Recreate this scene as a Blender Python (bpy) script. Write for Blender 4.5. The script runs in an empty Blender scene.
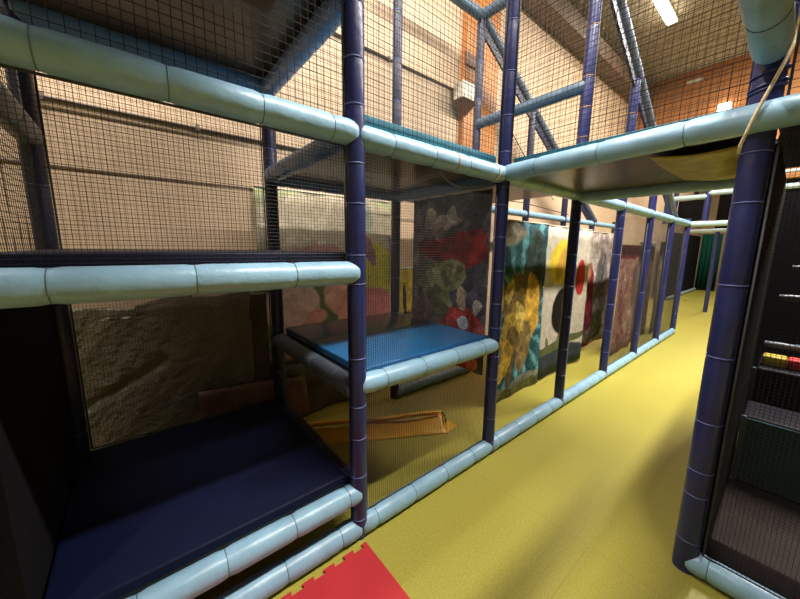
import bpy, math, random
from mathutils import Vector, Matrix
random.seed(7)
scene = bpy.context.scene
COL = scene.collection
V = Vector

# ------------------------------------------------------------------ materials
def new_mat(name):
    m = bpy.data.materials.new(name); m.use_nodes = True
    nt = m.node_tree
    return m, nt, nt.nodes['Principled BSDF']

def N(nt, t, **kw):
    n = nt.nodes.new(t)
    for k, v in kw.items():
        if k in n.inputs.keys(): n.inputs[k].default_value = v
        else: setattr(n, k, v)
    return n

def c4(c): return (c[0], c[1], c[2], 1.0)

def vinyl(name, col, rough=.42, var=.12, scale=9, bump=.12, wrinkle=None):
    """padded vinyl / plastic: faint tone variation and a soft bump"""
    m, nt, b = new_mat(name)
    tc = N(nt, 'ShaderNodeTexCoord')
    n1 = N(nt, 'ShaderNodeTexNoise', Scale=scale, Detail=4.0)
    nt.links.new(tc.outputs['Object'], n1.inputs['Vector'])
    r = N(nt, 'ShaderNodeValToRGB')
    r.color_ramp.elements[0].position = .3; r.color_ramp.elements[1].position = .7
    r.color_ramp.elements[0].color = c4([x*(1-var) for x in col]); r.color_ramp.elements[1].color = c4([min(1, x*(1+var)) for x in col])
    nt.links.new(n1.outputs['Fac'], r.inputs['Fac']); nt.links.new(r.outputs['Color'], b.inputs['Base Color'])
    b.inputs['Roughness'].default_value = rough
    n2 = N(nt, 'ShaderNodeTexNoise', Scale=wrinkle or 38.0, Detail=3.0)
    nt.links.new(tc.outputs['Object'], n2.inputs['Vector'])
    bp = N(nt, 'ShaderNodeBump', Strength=bump, Distance=.02)
    nt.links.new(n2.outputs['Fac'], bp.inputs['Height']); nt.links.new(bp.outputs['Normal'], b.inputs['Normal'])
    return m

def plain(name, col, rough=.6, metal=0):
    return vinyl(name, col, rough, .08, 14, .05)

M = {}
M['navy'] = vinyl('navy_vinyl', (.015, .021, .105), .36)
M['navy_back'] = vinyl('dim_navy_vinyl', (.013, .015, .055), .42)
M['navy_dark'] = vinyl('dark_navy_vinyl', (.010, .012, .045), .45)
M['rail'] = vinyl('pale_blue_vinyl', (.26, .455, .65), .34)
M['rail_shaded'] = vinyl('shaded_pale_blue_vinyl', (.17, .27, .28), .45)  # pale blue rail vinyl with its shade mixed into the colour
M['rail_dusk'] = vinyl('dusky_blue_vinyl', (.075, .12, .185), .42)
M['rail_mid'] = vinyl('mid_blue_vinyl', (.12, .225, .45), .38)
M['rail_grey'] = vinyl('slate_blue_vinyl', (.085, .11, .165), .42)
M['seam'] = plain('dark_teal_seam', (.10, .20, .27), .6)
M['tie'] = plain('light_blue_tie', (.075, .10, .30), .5)
M['tie_dark'] = plain('black_blue_tie', (.01, .012, .04), .5)
M['tie_tan'] = plain('tan_tie', (.45, .20, .07), .5)
M['tie_white'] = plain('white_tie', (.8, .8, .78), .5)
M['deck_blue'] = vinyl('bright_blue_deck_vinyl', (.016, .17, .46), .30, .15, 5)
M['deck_blue_sheen'] = vinyl('blue_deck_vinyl_wall_sheen', (.05, .075, .13), .2, .15, 5)  # deck blue with the wall's reflection put into the base colour
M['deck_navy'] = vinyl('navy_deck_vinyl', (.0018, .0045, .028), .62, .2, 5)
M['deck_teal'] = vinyl('teal_deck_vinyl', (.02, .15, .23), .4, .15, 6)
M['deck_black'] = vinyl('black_navy_added_shade_deck_vinyl', (.010, .012, .036), .5, .2, 6)
M['ply'] = vinyl('dark_brown_plywood', (.062, .045, .033), .33, .35, 3, .08)
M['ply_under'] = vinyl('dark_olive_plywood', (.085, .068, .045), .30, .3, 3, .06)
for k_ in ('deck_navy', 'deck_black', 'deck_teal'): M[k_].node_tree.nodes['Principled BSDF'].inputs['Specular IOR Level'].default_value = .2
M['net'] = plain('black_net_cord', (.006, .006, .010), .7)
M['net_hem'] = plain('dark_grey_net_hem', (.05, .05, .065), .7)
M['black'] = vinyl('black_vinyl', (.005, .005, .007), .85)
M['brownpad'] = vinyl('brown_violet_pad', (.05, .034, .034), .6)
M['tealpad'] = vinyl('dark_teal_pad', (.03, .10, .14), .5)
M['purplepad'] = vinyl('dark_purple_pad', (.014, .012, .024), .5)
M['yellow'] = vinyl('yellow_foam', (.50, .38, .04), .55)
M['red'] = vinyl('red_foam', (.72, .045, .045), .55)
M['orange_vinyl'] = vinyl('orange_yellow_vinyl', (.85, .44, .035), .42, .12, 6, .3, 12)
M['olive_sheet'] = vinyl('olive_yellow_sheet', (.36, .28, .035), .5, .25, 8, .7, 14)
M['tarp'] = vinyl('black_plastic_sheet', (.165, .14, .105), .30, .14, 5, 1.0, 24)
M['tarp_grey'] = vinyl('grey_plastic_sheet', (.085, .08, .075), .30, .4, 5, 1.0, 10)
M['board'] = vinyl('brown_board', (.085, .052, .032), .6, .4, 7, .3)
M['card'] = vinyl('brown_card', (.16, .085, .055), .6, .4, 6, .4, 9)
M['timber'] = vinyl('orange_timber', (.50, .19, .045), .45, .25, 4, .1)
M['timber_dark'] = vinyl('dark_timber', (.16, .065, .025), .5, .3, 5)
M['white'] = plain('white_board', (.72, .68, .60), .5)
M['grey_steel'] = plain('grey_steel', (.35, .35, .35), .4)
M['conduit'] = plain('brown_grey_conduit', (.16, .12, .09), .5)
M['beam'] = vinyl('brown_beam', (.14, .09, .06), .6, .2, 3)
M['rope'] = vinyl('cream_rope', (.85, .72, .52), .7, .2, 40, .5, 120)
M['green'] = vinyl('dark_green_curtain', (.006, .06, .042), .6)
M['far_rail'] = plain('far_pale_rail', (.34, .46, .50), .4)
M['skirting'] = plain('grey_skirting', (.2, .19, .18), .6)

for k_ in ('black', 'purplepad', 'tealpad', 'brownpad', 'green'): M[k_].node_tree.nodes['Principled BSDF'].inputs['Specular IOR Level'].default_value = .12
# floor
def floor_mat():
    m, nt, b = new_mat('yellow_green_rubber_floor')
    tc = N(nt, 'ShaderNodeTexCoord')
    n1 = N(nt, 'ShaderNodeTexNoise', Scale=95.0, Detail=6.0, Roughness=.7)
    n2 = N(nt, 'ShaderNodeTexNoise', Scale=1.3, Detail=3.0)
    br = N(nt, 'ShaderNodeTexBrick', Scale=1.0)
    br.offset = .37
    for k, v in (('Mortar Size', .0018), ('Brick Width', 1.9), ('Row Height', 1.55), ('Bias', 0.0)): br.inputs[k].default_value = v
    mp = N(nt, 'ShaderNodeMapping'); mp.inputs['Location'].default_value = (.35, .62, 0)
    nt.links.new(tc.outputs['Object'], mp.inputs['Vector']); nt.links.new(mp.outputs['Vector'], br.inputs['Vector'])
    for n in (n1, n2): nt.links.new(tc.outputs['Object'], n.inputs['Vector'])
    br.inputs['Color1'].default_value = br.inputs['Color2'].default_value = (1, 1, 1, 1); br.inputs['Mortar'].default_value = (.82, .80, .74, 1)
    r = N(nt, 'ShaderNodeValToRGB')
    r.color_ramp.elements[0].position = .35; r.color_ramp.elements[1].position = .66
    r.color_ramp.elements[0].color = (.33, .30, .048, 1); r.color_ramp.elements[1].color = (.46, .42, .082, 1)
    nt.links.new(n1.outputs['Fac'], r.inputs['Fac'])
    r2 = N(nt, 'ShaderNodeValToRGB')
    r2.color_ramp.elements[0].color = (.86, .86, .86, 1); r2.color_ramp.elements[1].color = (1.06, 1.04, 1.0, 1)
    nt.links.new(n2.outputs['Fac'], r2.inputs['Fac'])
    mx = N(nt, 'ShaderNodeMix', data_type='RGBA', blend_type='MULTIPLY'); mx.inputs[0].default_value = 1
    nt.links.new(r.outputs['Color'], mx.inputs[6]); nt.links.new(r2.outputs['Color'], mx.inputs[7])
    mx2 = N(nt, 'ShaderNodeMix', data_type='RGBA', blend_type='MULTIPLY'); mx2.inputs[0].default_value = 1
    nt.links.new(mx.outputs[2], mx2.inputs[6]); nt.links.new(br.outputs['Color'], mx2.inputs[7])
    nt.links.new(mx2.outputs[2], b.inputs['Base Color'])
    b.inputs['Roughness'].default_value = .40
    bp = N(nt, 'ShaderNodeBump', Strength=.12, Distance=.01)
    nt.links.new(n1.outputs['Fac'], bp.inputs['Height']); nt.links.new(bp.outputs['Normal'], b.inputs['Normal'])
    return m
M['floor'] = floor_mat()

def wall_mat(name, col, mortar, axis, bw=.44, rh=.215, strength=.25, stain=.15, rough=.65):
    m, nt, b = new_mat(name)
    tc = N(nt, 'ShaderNodeTexCoord'); sp = N(nt, 'ShaderNodeSeparateXYZ'); cb = N(nt, 'ShaderNodeCombineXYZ')
    nt.links.new(tc.outputs['Object'], sp.inputs[0])
    nt.links.new(sp.outputs[axis], cb.inputs[0]); nt.links.new(sp.outputs[2], cb.inputs[1])
    br = N(nt, 'ShaderNodeTexBrick', Scale=1.0)
    for k, v in (('Mortar Size', .006), ('Brick Width', bw), ('Row Height', rh), ('Mortar Smooth', .4)): br.inputs[k].default_value = v
    nt.links.new(cb.outputs[0], br.inputs['Vector'])
    br.inputs['Color1'].default_value = c4(col); br.inputs['Color2'].default_value = c4([x*.95 for x in col]); br.inputs['Mortar'].default_value = c4(mortar)
    n2 = N(nt, 'ShaderNodeTexNoise', Scale=2.2, Detail=5.0); nt.links.new(tc.outputs['Object'], n2.inputs['Vector'])
    r2 = N(nt, 'ShaderNodeValToRGB')
    r2.color_ramp.elements[0].position = .3; r2.color_ramp.elements[1].position = .7
    r2.color_ramp.elements[0].color = (1-stain, 1-stain, 1-stain*1.1, 1); r2.color_ramp.elements[1].color = (1, 1, 1, 1)
    nt.links.new(n2.outputs['Fac'], r2.inputs['Fac'])
    mx = N(nt, 'ShaderNodeMix', data_type='RGBA', blend_type='MULTIPLY'); mx.inputs[0].default_value = 1
    nt.links.new(br.outputs['Color'], mx.inputs[6]); nt.links.new(r2.outputs['Color'], mx.inputs[7])
    nt.links.new(mx.outputs[2], b.inputs['Base Color'])
    bp = N(nt, 'ShaderNodeBump', Strength=strength, Distance=.01, invert=True)
    nt.links.new(br.outputs['Fac'], bp.inputs['Height']); nt.links.new(bp.outputs['Normal'], b.inputs['Normal'])
    b.inputs['Roughness'].default_value = rough
    return m
M['wall'] = wall_mat('painted_block_wall', (.69, .51, .36), (.60, .44, .30), 1, strength=.10)
M['wall_end'] = wall_mat('orange_boarded_wall', (.46, .19, .06), (.26, .10, .035), 0, 2.4, .30, .2)
M['wall_far'] = wall_mat('far_block_wall', (.55, .42, .28), (.4, .3, .2), 0)
M['wall_dark'] = wall_mat('dim_block_wall', (.20, .16, .12), (.15, .12, .09), 0)

def ceiling_mat():
    m, nt, b = new_mat('grey_brown_ceiling_boards')
    tc = N(nt, 'ShaderNodeTexCoord')
    n = N(nt, 'ShaderNodeTexNoise', Scale=14.0, Detail=8.0, Roughness=.75)
    nt.links.new(tc.outputs['Object'], n.inputs['Vector'])
    r = N(nt, 'ShaderNodeValToRGB'); r.color_ramp.elements[0].position = .35; r.color_ramp.elements[1].position = .68
    r.color_ramp.elements[0].color = (.20, .175, .14, 1); r.color_ramp.elements[1].color = (.50, .45, .37, 1)
    nt.links.new(n.outputs['Fac'], r.inputs['Fac']); nt.links.new(r.outputs['Color'], b.inputs['Base Color'])
    b.inputs['Roughness'].default_value = .9
    bp = N(nt, 'ShaderNodeBump', Strength=.6, Distance=.03)
    nt.links.new(n.outputs['Fac'], bp.inputs['Height']); nt.links.new(bp.outputs['Normal'], b.inputs['Normal'])
    return m
M['ceiling'] = ceiling_mat()

def red_mat():
    m, nt, b = new_mat('red_foam_mat')
    tc = N(nt, 'ShaderNodeTexCoord')
    w = N(nt, 'ShaderNodeTexWave', Scale=38.0, Distortion=1.5); w.bands_direction = 'DIAGONAL'
    nt.links.new(tc.outputs['Object'], w.inputs['Vector'])
    n = N(nt, 'ShaderNodeTexNoise', Scale=6.0); nt.links.new(tc.outputs['Object'], n.inputs['Vector'])
    r = N(nt, 'ShaderNodeValToRGB'); r.color_ramp.elements[0].color = (.42, .016, .026, 1); r.color_ramp.elements[1].color = (.54, .025, .036, 1)
    nt.links.new(n.outputs['Fac'], r.inputs['Fac']); nt.links.new(r.outputs['Color'], b.inputs['Base Color'])
    bp = N(nt, 'ShaderNodeBump', Strength=.15, Distance=.003)
    nt.links.new(w.outputs['Fac'], bp.inputs['Height']); nt.links.new(bp.outputs['Normal'], b.inputs['Normal'])
    b.inputs['Roughness'].default_value = .55
    return m
M['redmat'] = red_mat()

def emit_mat(name, col, s):
    m, nt, b = new_mat(name)
    b.inputs['Base Color'].default_value = c4(col)
    b.inputs['Emission Color'].default_value = c4(col); b.inputs['Emission Strength'].default_value = s
    return m
M['lamp'] = emit_mat('warm_white_tube', (1, .86, .62), 14)

def banner_mat(name, base, shapes, distort=.10, grain=.35, axis=0, rays=None, facet=.35, gain=1.0):
    """abstract printed fabric: soft blobs of colour with noise-broken edges.
    shapes: (u, v, ru, rv, turn in degrees, colour) in metres on the cloth"""
    m, nt, b = new_mat(name)
    L = nt.links.new
    g_ = lambda c: tuple(min(.9, x*gain) for x in c)
    base = g_(base); shapes = [(*q[:5], g_(q[5])) for q in shapes]
    tc = N(nt, 'ShaderNodeTexCoord'); sp = N(nt, 'ShaderNodeSeparateXYZ'); cb = N(nt, 'ShaderNodeCombineXYZ')
    L(tc.outputs['Object'], sp.inputs[0]); L(sp.outputs[axis], cb.inputs[0]); L(sp.outputs[2], cb.inputs[1])
    nz = N(nt, 'ShaderNodeTexNoise', Scale=6.0, Detail=5.0); L(cb.outputs[0], nz.inputs['Vector'])
    s1 = N(nt, 'ShaderNodeVectorMath', operation='SUBTRACT'); L(nz.outputs['Color'], s1.inputs[0]); s1.inputs[1].default_value = (.5, .5, .5)
    s2 = N(nt, 'ShaderNodeVectorMath', operation='SCALE'); L(s1.outputs[0], s2.inputs[0]); s2.inputs['Scale'].default_value = distort
    s3 = N(nt, 'ShaderNodeVectorMath', operation='ADD'); L(cb.outputs[0], s3.inputs[0]); L(s2.outputs[0], s3.inputs[1])
    s4 = N(nt, 'ShaderNodeVectorMath', operation='MULTIPLY'); L(s3.outputs[0], s4.inputs[0]); s4.inputs[1].default_value = (1, 1, 0)
    cur = None
    if rays:
        cx, cy, ca, cbb = rays
        mp = N(nt, 'ShaderNodeMapping'); mp.inputs['Location'].default_value = (-cx, -cy, 0); L(s4.outputs[0], mp.inputs['Vector'])
        q = N(nt, 'ShaderNodeSeparateXYZ'); L(mp.outputs[0], q.inputs[0])
        at = N(nt, 'ShaderNodeMath', operation='ARCTAN2'); L(q.outputs[0], at.inputs[0]); L(q.outputs[1], at.inputs[1])
        mu = N(nt, 'ShaderNodeMath', operation='MULTIPLY'); L(at.outputs[0], mu.inputs[0]); mu.inputs[1].default_value = 21
        sn = N(nt, 'ShaderNodeMath', operation='SINE'); L(mu.outputs[0], sn.inputs[0])
        rr = N(nt, 'ShaderNodeValToRGB'); L(sn.outputs[0], rr.inputs['Fac'])
        rr.color_ramp.elements[0].color = c4(ca); rr.color_ramp.elements[1].color = c4(cbb)
        cur = rr.outputs['Color']
    for (u, v, ru, rv, a, col) in shapes:
        mp = N(nt, 'ShaderNodeMapping', vector_type='TEXTURE')
        mp.inputs['Location'].default_value = (u, v, 0); mp.inputs['Rotation'].default_value = (0, 0, math.radians(a)); mp.inputs['Scale'].default_value = (ru, rv, 1)
        L(s4.outputs[0], mp.inputs['Vector'])
        ln = N(nt, 'ShaderNodeVectorMath', operation='LENGTH'); L(mp.outputs[0], ln.inputs[0])
        mr = N(nt, 'ShaderNodeMapRange'); mr.inputs['From Min'].default_value = 1.06; mr.inputs['From Max'].default_value = .94
        L(ln.outputs['Value'], mr.inputs['Value'])
        mx = N(nt, 'ShaderNodeMix', data_type='RGBA'); L(mr.outputs[0], mx.inputs[0])
        if cur is None: mx.inputs[6].default_value = c4(base)
        else: L(cur, mx.inputs[6])
        mx.inputs[7].default_value = c4(col); cur = mx.outputs[2]
    n2 = N(nt, 'ShaderNodeTexNoise', Scale=11.0, Detail=6.0, Roughness=.65); L(cb.outputs[0], n2.inputs['Vector'])
    r2 = N(nt, 'ShaderNodeValToRGB'); r2.color_ramp.elements[0].position = .32; r2.color_ramp.elements[1].position = .68
    r2.color_ramp.elements[0].color = (1-grain, 1-grain, 1-grain, 1); r2.color_ramp.elements[1].color = (1+grain*.4, 1+grain*.4, 1+grain*.4, 1)
    L(n2.outputs['Fac'], r2.inputs['Fac'])
    mm = N(nt, 'ShaderNodeMix', data_type='RGBA', blend_type='MULTIPLY'); mm.inputs[0].default_value = 1
    L(cur, mm.inputs[6]); L(r2.outputs['Color'], mm.inputs[7]); L(mm.outputs[2], b.inputs['Base Color'])
    vo = N(nt, 'ShaderNodeTexVoronoi', Scale=13.0); L(s4.outputs[0], vo.inputs['Vector'])
    vs = N(nt, 'ShaderNodeSeparateColor'); L(vo.outputs['Color'], vs.inputs[0])
    vr = N(nt, 'ShaderNodeMapRange'); vr.inputs['To Min'].default_value = 1-facet; vr.inputs['To Max'].default_value = 1+facet*1.1; L(vs.outputs[0], vr.inputs['Value'])
    vm = N(nt, 'ShaderNodeVectorMath', operation='SCALE'); L(mm.outputs[2], vm.inputs[0]); L(vr.outputs[0], vm.inputs['Scale']); v2 = N(nt, 'ShaderNodeTexVoronoi', Scale=8.5, feature='DISTANCE_TO_EDGE'); L(s3.outputs[0], v2.inputs['Vector'])
    r3 = N(nt, 'ShaderNodeMapRange'); r3.inputs['From Min'].default_value = .004; r3.inputs['From Max'].default_value = .05; r3.inputs['To Min'].default_value = 1-facet*.9; L(v2.outputs['Distance'], r3.inputs['Value'])
    v3 = N(nt, 'ShaderNodeVectorMath', operation='SCALE'); L(vm.outputs[0], v3.inputs[0]); L(r3.outputs[0], v3.inputs['Scale']); L(v3.outputs[0], b.inputs['Base Color'])
    b.inputs['Roughness'].default_value = .75; b.inputs['Specular IOR Level'].default_value = .12
    return m

# ------------------------------------------------------------------ mesh builder
class MB:
    def __init__(s): s.v = []; s.f = []; s.smooth = []
    def add(s, vs, fs, smooth=False):
        o = len(s.v); s.v += [tuple(x) for x in vs]
        s.f += [tuple(i+o for i in f) for f in fs]; s.smooth += [smooth]*len(fs)
    def box(s, a, b, bev=0):
        (x0, y0, z0), (x1, y1, z1) = a, b
        if not bev:
            vs = [(x0,y0,z0),(x1,y0,z0),(x1,y1,z0),(x0,y1,z0),(x0,y0,z1),(x1,y0,z1),(x1,y1,z1),(x0,y1,z1)]
            s.add(vs, [(3,2,1,0),(4,5,6,7),(0,1,5,4),(1,2,6,5),(2,3,7,6),(3,0,4,7)]); return
        # rounded box: rings of a rounded rectangle, inset at top and bottom
        def ring(ins, z, n=4):
            pts = []
            r = bev
            for cx, cy, a0 in ((x1-r, y1-r, 0), (x0+r, y1-r, 90), (x0+r, y0+r, 180), (x1-r, y0+r, 270)):
                for k in range(n+1):
                    t = math.radians(a0 + 90*k/n); rr = max(r-ins, .0005)
                    pts.append((cx+rr*math.cos(t), cy+rr*math.sin(t), z))
            return pts
        rings = []
        for k in range(4):
            t = math.radians(90*k/3); rings.append(ring(bev*(1-math.sin(t)), z0+bev*(1-math.cos(t))))
        for k in range(4):
            t = math.radians(90*(3-k)/3); rings.append(ring(bev*(1-math.sin(t)), z1-bev*(1-math.cos(t))))
        n = len(rings[0]); vs = [p for r in rings for p in r]; fs = []
        for i in range(len(rings)-1):
            for j in range(n): fs.append((i*n+j, i*n+(j+1) % n, (i+1)*n+(j+1) % n, (i+1)*n+j))
        fs.append(tuple(range(n-1, -1, -1))); fs.append(tuple((len(rings)-1)*n+j for j in range(n)))
        s.add(vs, fs, True)
    def lathe(s, p0, p1, prof, n=20, caps=True):
        """profile of (distance along axis, radius)"""
        p0, p1 = V(p0), V(p1); d = (p1-p0); ln = d.length; d = d/ln
        up = V((0, 0, 1)) if abs(d.z) < .9 else V((1, 0, 0))
        a = d.cross(up).normalized(); b = d.cross(a)
        vs = []
        for t, r in prof:
            c = p0+d*t
            for k in range(n):
                th = 2*math.pi*k/n; vs.append(c+a*(r*math.cos(th))+b*(r*math.sin(th)))
        fs = []
        for i in range(len(prof)-1):
            for k in range(n): fs.append((i*n+k, i*n+(k+1) % n, (i+1)*n+(k+1) % n, (i+1)*n+k))
        if caps: fs.append(tuple(range(n))); fs.append(tuple((len(prof)-1)*n+k for k in range(n-1, -1, -1)))
        s.add(vs, fs, True)
    def path(s, pts, r, n=8):
        pts = [V(p) for p in pts]; vs = []
        a = None
        for i, p in enumerate(pts):
            d = (pts[min(i+1, len(pts)-1)]-pts[max(i-1, 0)]).normalized()
            if a is None: a = d.cross(V((.3, .5, .81))).normalized()
            a = (a-d*a.dot(d)).normalized(); b = d.cross(a)
            for k in range(n):
                th = 2*math.pi*k/n; vs.append(p+a*(r*math.cos(th))+b*(r*math.sin(th)))
        fs = []
        for i in range(len(pts)-1):
            for k in range(n): fs.append((i*n+k, i*n+(k+1) % n, (i+1)*n+(k+1) % n, (i+1)*n+k))
        fs.append(tuple(range(n-1, -1, -1))); fs.append(tuple((len(pts)-1)*n+k for k in range(n)))
        s.add(vs, fs, n > 4)
    def sheet(s, fn, nu, nv, th=.004):
        """thin closed sheet: fn(u,v)-> (point, normal)"""
        vs = []
        for side in (1, -1):
            for i in range(nu+1):
                for j in range(nv+1):
                    p, n = fn(i/nu, j/nv); vs.append(V(p)+V(n)*(side*th/2))
        W = nv+1; o = (nu+1)*W; fs = []
        for i in range(nu):
            for j in range(nv):
                a, b, c, d = i*W+j, (i+1)*W+j, (i+1)*W+j+1, i*W+j+1
                fs.append((a, b, c, d)); fs.append((o+d, o+c, o+b, o+a))
        for i in range(nu):
            fs.append((i*W, o+i*W, o+(i+1)*W, (i+1)*W)); k = nv
            fs.append((i*W+k, (i+1)*W+k, o+(i+1)*W+k, o+i*W+k))
        for j in range(nv):
            fs.append((j, j+1, o+j+1, o+j)); q = nu*W
            fs.append((q+j, o+q+j, o+q+j+1, q+j+1))
        s.add(vs, fs, True)
    def prism(s, poly, h0, h1):
        """polygon in xy, extruded in z"""
        n = len(poly); vs = [(x, y, h0) for x, y in poly]+[(x, y, h1) for x, y in poly]
        fs = [tuple(range(n-1, -1, -1)), tuple(range(n, 2*n))]+[(i, (i+1) % n, n+(i+1) % n, n+i) for i in range(n)]
        s.add(vs, fs)
    def build(s, name, mat, parent=None, origin=(0, 0, 0)):
        o = V(origin)
        me = bpy.data.meshes.new(name)
        me.from_pydata([tuple(V(p)-o) for p in s.v], [], s.f); me.validate()
        me.polygons.foreach_set('use_smooth', s.smooth[:len(me.polygons)] + [False]*(len(me.polygons)-len(s.smooth)))
        me.materials.append(M[mat] if isinstance(mat, str) else mat)
        ob = bpy.data.objects.new(name, me); COL.objects.link(ob)
        if parent is not None: ob.parent = parent
        else: ob.location = o
        return ob

def tag(o, label, cat, group=None, kind=None):
    o['label'] = label; o['category'] = cat
    if group: o['group'] = group
    if kind: o['kind'] = kind
    return o
def thing(name, label, cat, loc, group=None):
    o = bpy.data.objects.new(name, None); COL.objects.link(o); o.location = loc; o.empty_display_size = .1
    return tag(o, label, cat, group)
def struct(name, mb, mat, label=None):
    o = mb.build(name, mat); o['kind'] = 'structure'
    if label: o['label'] = label
    return o

# ------------------------------------------------------------------ dimensions
S = 1.2
RP, RR = .046, .055
Z_FLOOR, Z_STEP, Z_DECK, Z_MID, Z_TOP, Z_HIGH, Z_CROWN = RR, .27, .885, 1.475, 2.105, 2.68, 4.16
XB = -1.2
WALLX, CEIL = -1.62, 5.6

# ------------------------------------------------------------------ setting
b = MB(); b.box((WALLX-.2, -5, -.1), (8, 21, 0)); struct('floor', b, 'floor')
b = MB(); b.box((WALLX-.2, -5.1, 0), (WALLX, 21, CEIL)); struct('wall_left', b, 'wall')
b = MB(); b.box((8, -5.1, 0), (8.2, 21, CEIL)); struct('wall_right', b, 'wall_dark')
b = MB(); b.box((WALLX-.2, -5.2, 0), (8.2, -5, CEIL)); struct('wall_back', b, 'wall_dark')
b = MB(); b.box((WALLX-.2, 20, 0), (8.2, 20.2, CEIL)); struct('wall_front', b, 'wall_far')
b = MB(); b.box((WALLX, 9.25, 3.05), (8, 9.4, CEIL)); struct('wall_upper', b, 'wall_end')
b = MB(); b.box((WALLX-.2, -5.2, CEIL), (8.2, 21, CEIL+.2)); struct('ceiling', b, 'ceiling')
b = MB(); b.box((WALLX+.001, -5, 5.05), (WALLX+.30, 9.24, 5.32)); struct('trim_1', b, 'beam')

# ------------------------------------------------------------------ posts and rails
def ring(p, axis, r, w=.006, mat='tie', parent=None, name='cable_tie', origin=(0, 0, 0)):
    d = V(axis); p = V(p); m = MB()
    m.lathe(p-d*w/2, p+d*w/2, [(0, r-.004), (0, r+.0015), (w*.5, r+.0028), (w, r+.0015), (w, r-.004)], 18, False)
    return m.build(name, mat, parent, origin)

def post(x, y, z1, label, ties=(), mat='navy', z0=0.0, r=RP, tie='tie', group='navy padded posts of the play frame'):
    m = MB(); prof = []
    edges = [z0]+[t for t in sorted(ties) if z0+.03 < t < z1-.03]+[z1]
    for a, c in zip(edges[:-1], edges[1:]):
        e = min(.02, (c-a)*.2)
        prof += [(a-z0, r-.003 if a > z0 else r-.002), (a-z0+e, r), (c-z0-e, r), (c-z0-.0005, r-.003)]
    m.lathe((x, y, z0), (x, y, z1), prof, 22)
    o = m.build('padded_post', mat, None, (x, y, z0)); tag(o, label, 'post', group)
    for t in edges[1:-1]:
        ring((x, y, t), (0, 0, 1), r-.0015, mat=tie if t > 2.1 else 'tie', parent=o, origin=(x, y, z0))
    return o

def rail(p0, p1, label, mat='rail', r=RR, seg=.29, bands=True, off=.12, extra=(), group='padded rails of the play frame', seam='seam', trim=.004):
    p0, p1 = V(p0), V(p1); d = (p1-p0).normalized(); p0 = p0+d*trim; p1 = p1-d*trim
    ln = (p1-p0).length; m = MB()
    pos = []
    t = off
    while t < ln-.06: pos.append(t); t += seg
    edges = [0]+pos+[ln]; prof = [(0, r*.80), (.003, r*.90)]
    for i, (a, c) in enumerate(zip(edges[:-1], edges[1:])):
        e = min(.03, (c-a)*.25)
        prof += [(a+(.022 if i == 0 else .0005), r-.0035 if i else r-.001), (a+(.022 if i == 0 else 0)+e, r+.001), (c-(.022 if c == ln else 0)-e, r+.001), (c-(.022 if c == ln else .0005), r-.0035 if c < ln else r-.001)]
    prof += [(ln-.003, r*.90), (ln, r*.80)]
    m.lathe(p0, p1, prof, 24)
    mid = (p0+p1)/2
    o = m.build('padded_rail', mat, None, p0); tag(o, label, 'rail', group)
    if bands:
        for t in pos: ring(p0+d*t, d, r-.0035, .004, seam, o, 'seam_band', p0)
    for t, mt in extra: ring(p0+d*t, d, r+.001, .009, mt, o, 'cable_tie', p0)
    return o

W = 'along the yellow walkway'
ordn = ['first', 'second', 'third', 'fourth', 'fifth', 'sixth', 'seventh', 'eighth']
tie_all = [.12, .34, .52, .62, .74, .9, 1.05, 1.28, 1.40, 1.62, 1.78, 1.97, 2.22, 2.45, 2.62, 2.9, 3.2, 3.5, 3.8]
post(0, 0, 4.3, 'navy padded post at the corner of the red mat, between step and blue deck', [.12, .38, .60, .78, 1.04, 1.42, 1.56, 1.80, 1.98, 2.23, 2.42, 2.64, 3.0, 3.4])
post(0, S, 4.3, 'navy padded post at the near end of the overhead bridge, beside grey-red banner', [.10, .30, .62, .80, 1.02, 1.20, 1.44, 1.68, 1.90, 2.02, 2.25, 2.48, 2.75, 3.05, 3.4, 3.8])
front_h = {2: 4.3, 3: 3.46, 4: 2.9, 5: 2.24, 6: 2.2}
front_l = {2: 'tall navy padded post at the far left corner of the bridge, by yellow disc banner',
           3: 'navy padded walkway post between the pink-grey banner and the salmon banner',
           4: 'navy padded walkway post just past the salmon banner',
           5: 'navy padded walkway post, second last of the banner row',
           6: 'navy padded walkway post closing the far end of the banner row'}
for k, h in front_h.items():
    post(0, k*S, h, front_l[k], [.1, .35, .62, .95, 1.25, 1.55, 1.85, 2.0, 2.3, 2.6, 2.85, 3.1, 3.5, 3.9] if k < 4 else [.4, 1.0, 1.6], tie='tie_tan')
post(0, -1.36, 4.0, 'navy padded post left of the dark entrance step', [.4, 1.0, 1.7, 2.4])
back_l = {-1: 'dark navy post at the rear left of the entrance step, beside black plastic sheet',
          0: 'navy post at the rear right corner of the entrance step',
          1: 'navy post at the rear of the blue deck, left of the grey-red banner',
          2: 'slim tall navy post against the orange timber panel, topped by two rails',
          3: 'dark rear post under the nearer sloping tube, seen over the bridge rail',
          4: 'dark rear post behind the middle of the banner row',
          5: 'dark rear post where the sloping tube lands behind the banners',
          6: 'dark rear post at the far end behind the banner row'}
back_h = {-1: 2.9, 0: 2.9, 1: 4.2, 2: 4.2, 3: 3.48, 4: 2.9, 5: 2.24, 6: 2.2}
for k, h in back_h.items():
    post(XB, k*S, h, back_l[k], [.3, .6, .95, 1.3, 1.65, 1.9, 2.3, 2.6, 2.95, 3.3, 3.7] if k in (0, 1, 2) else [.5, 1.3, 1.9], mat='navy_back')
post(1.2, S, 4.2, 'thick navy padded post on the right side of the walkway, wrapped with cream rope', [.17, .42, .55, .80, 1.12, 1.45, 1.80, 2.0, 2.52], r=.049)
post(1.2, 2*S, 2.3, 'dark post just behind the thick roped navy post', [.5, 1.1, 1.7], 'navy_dark')
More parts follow.
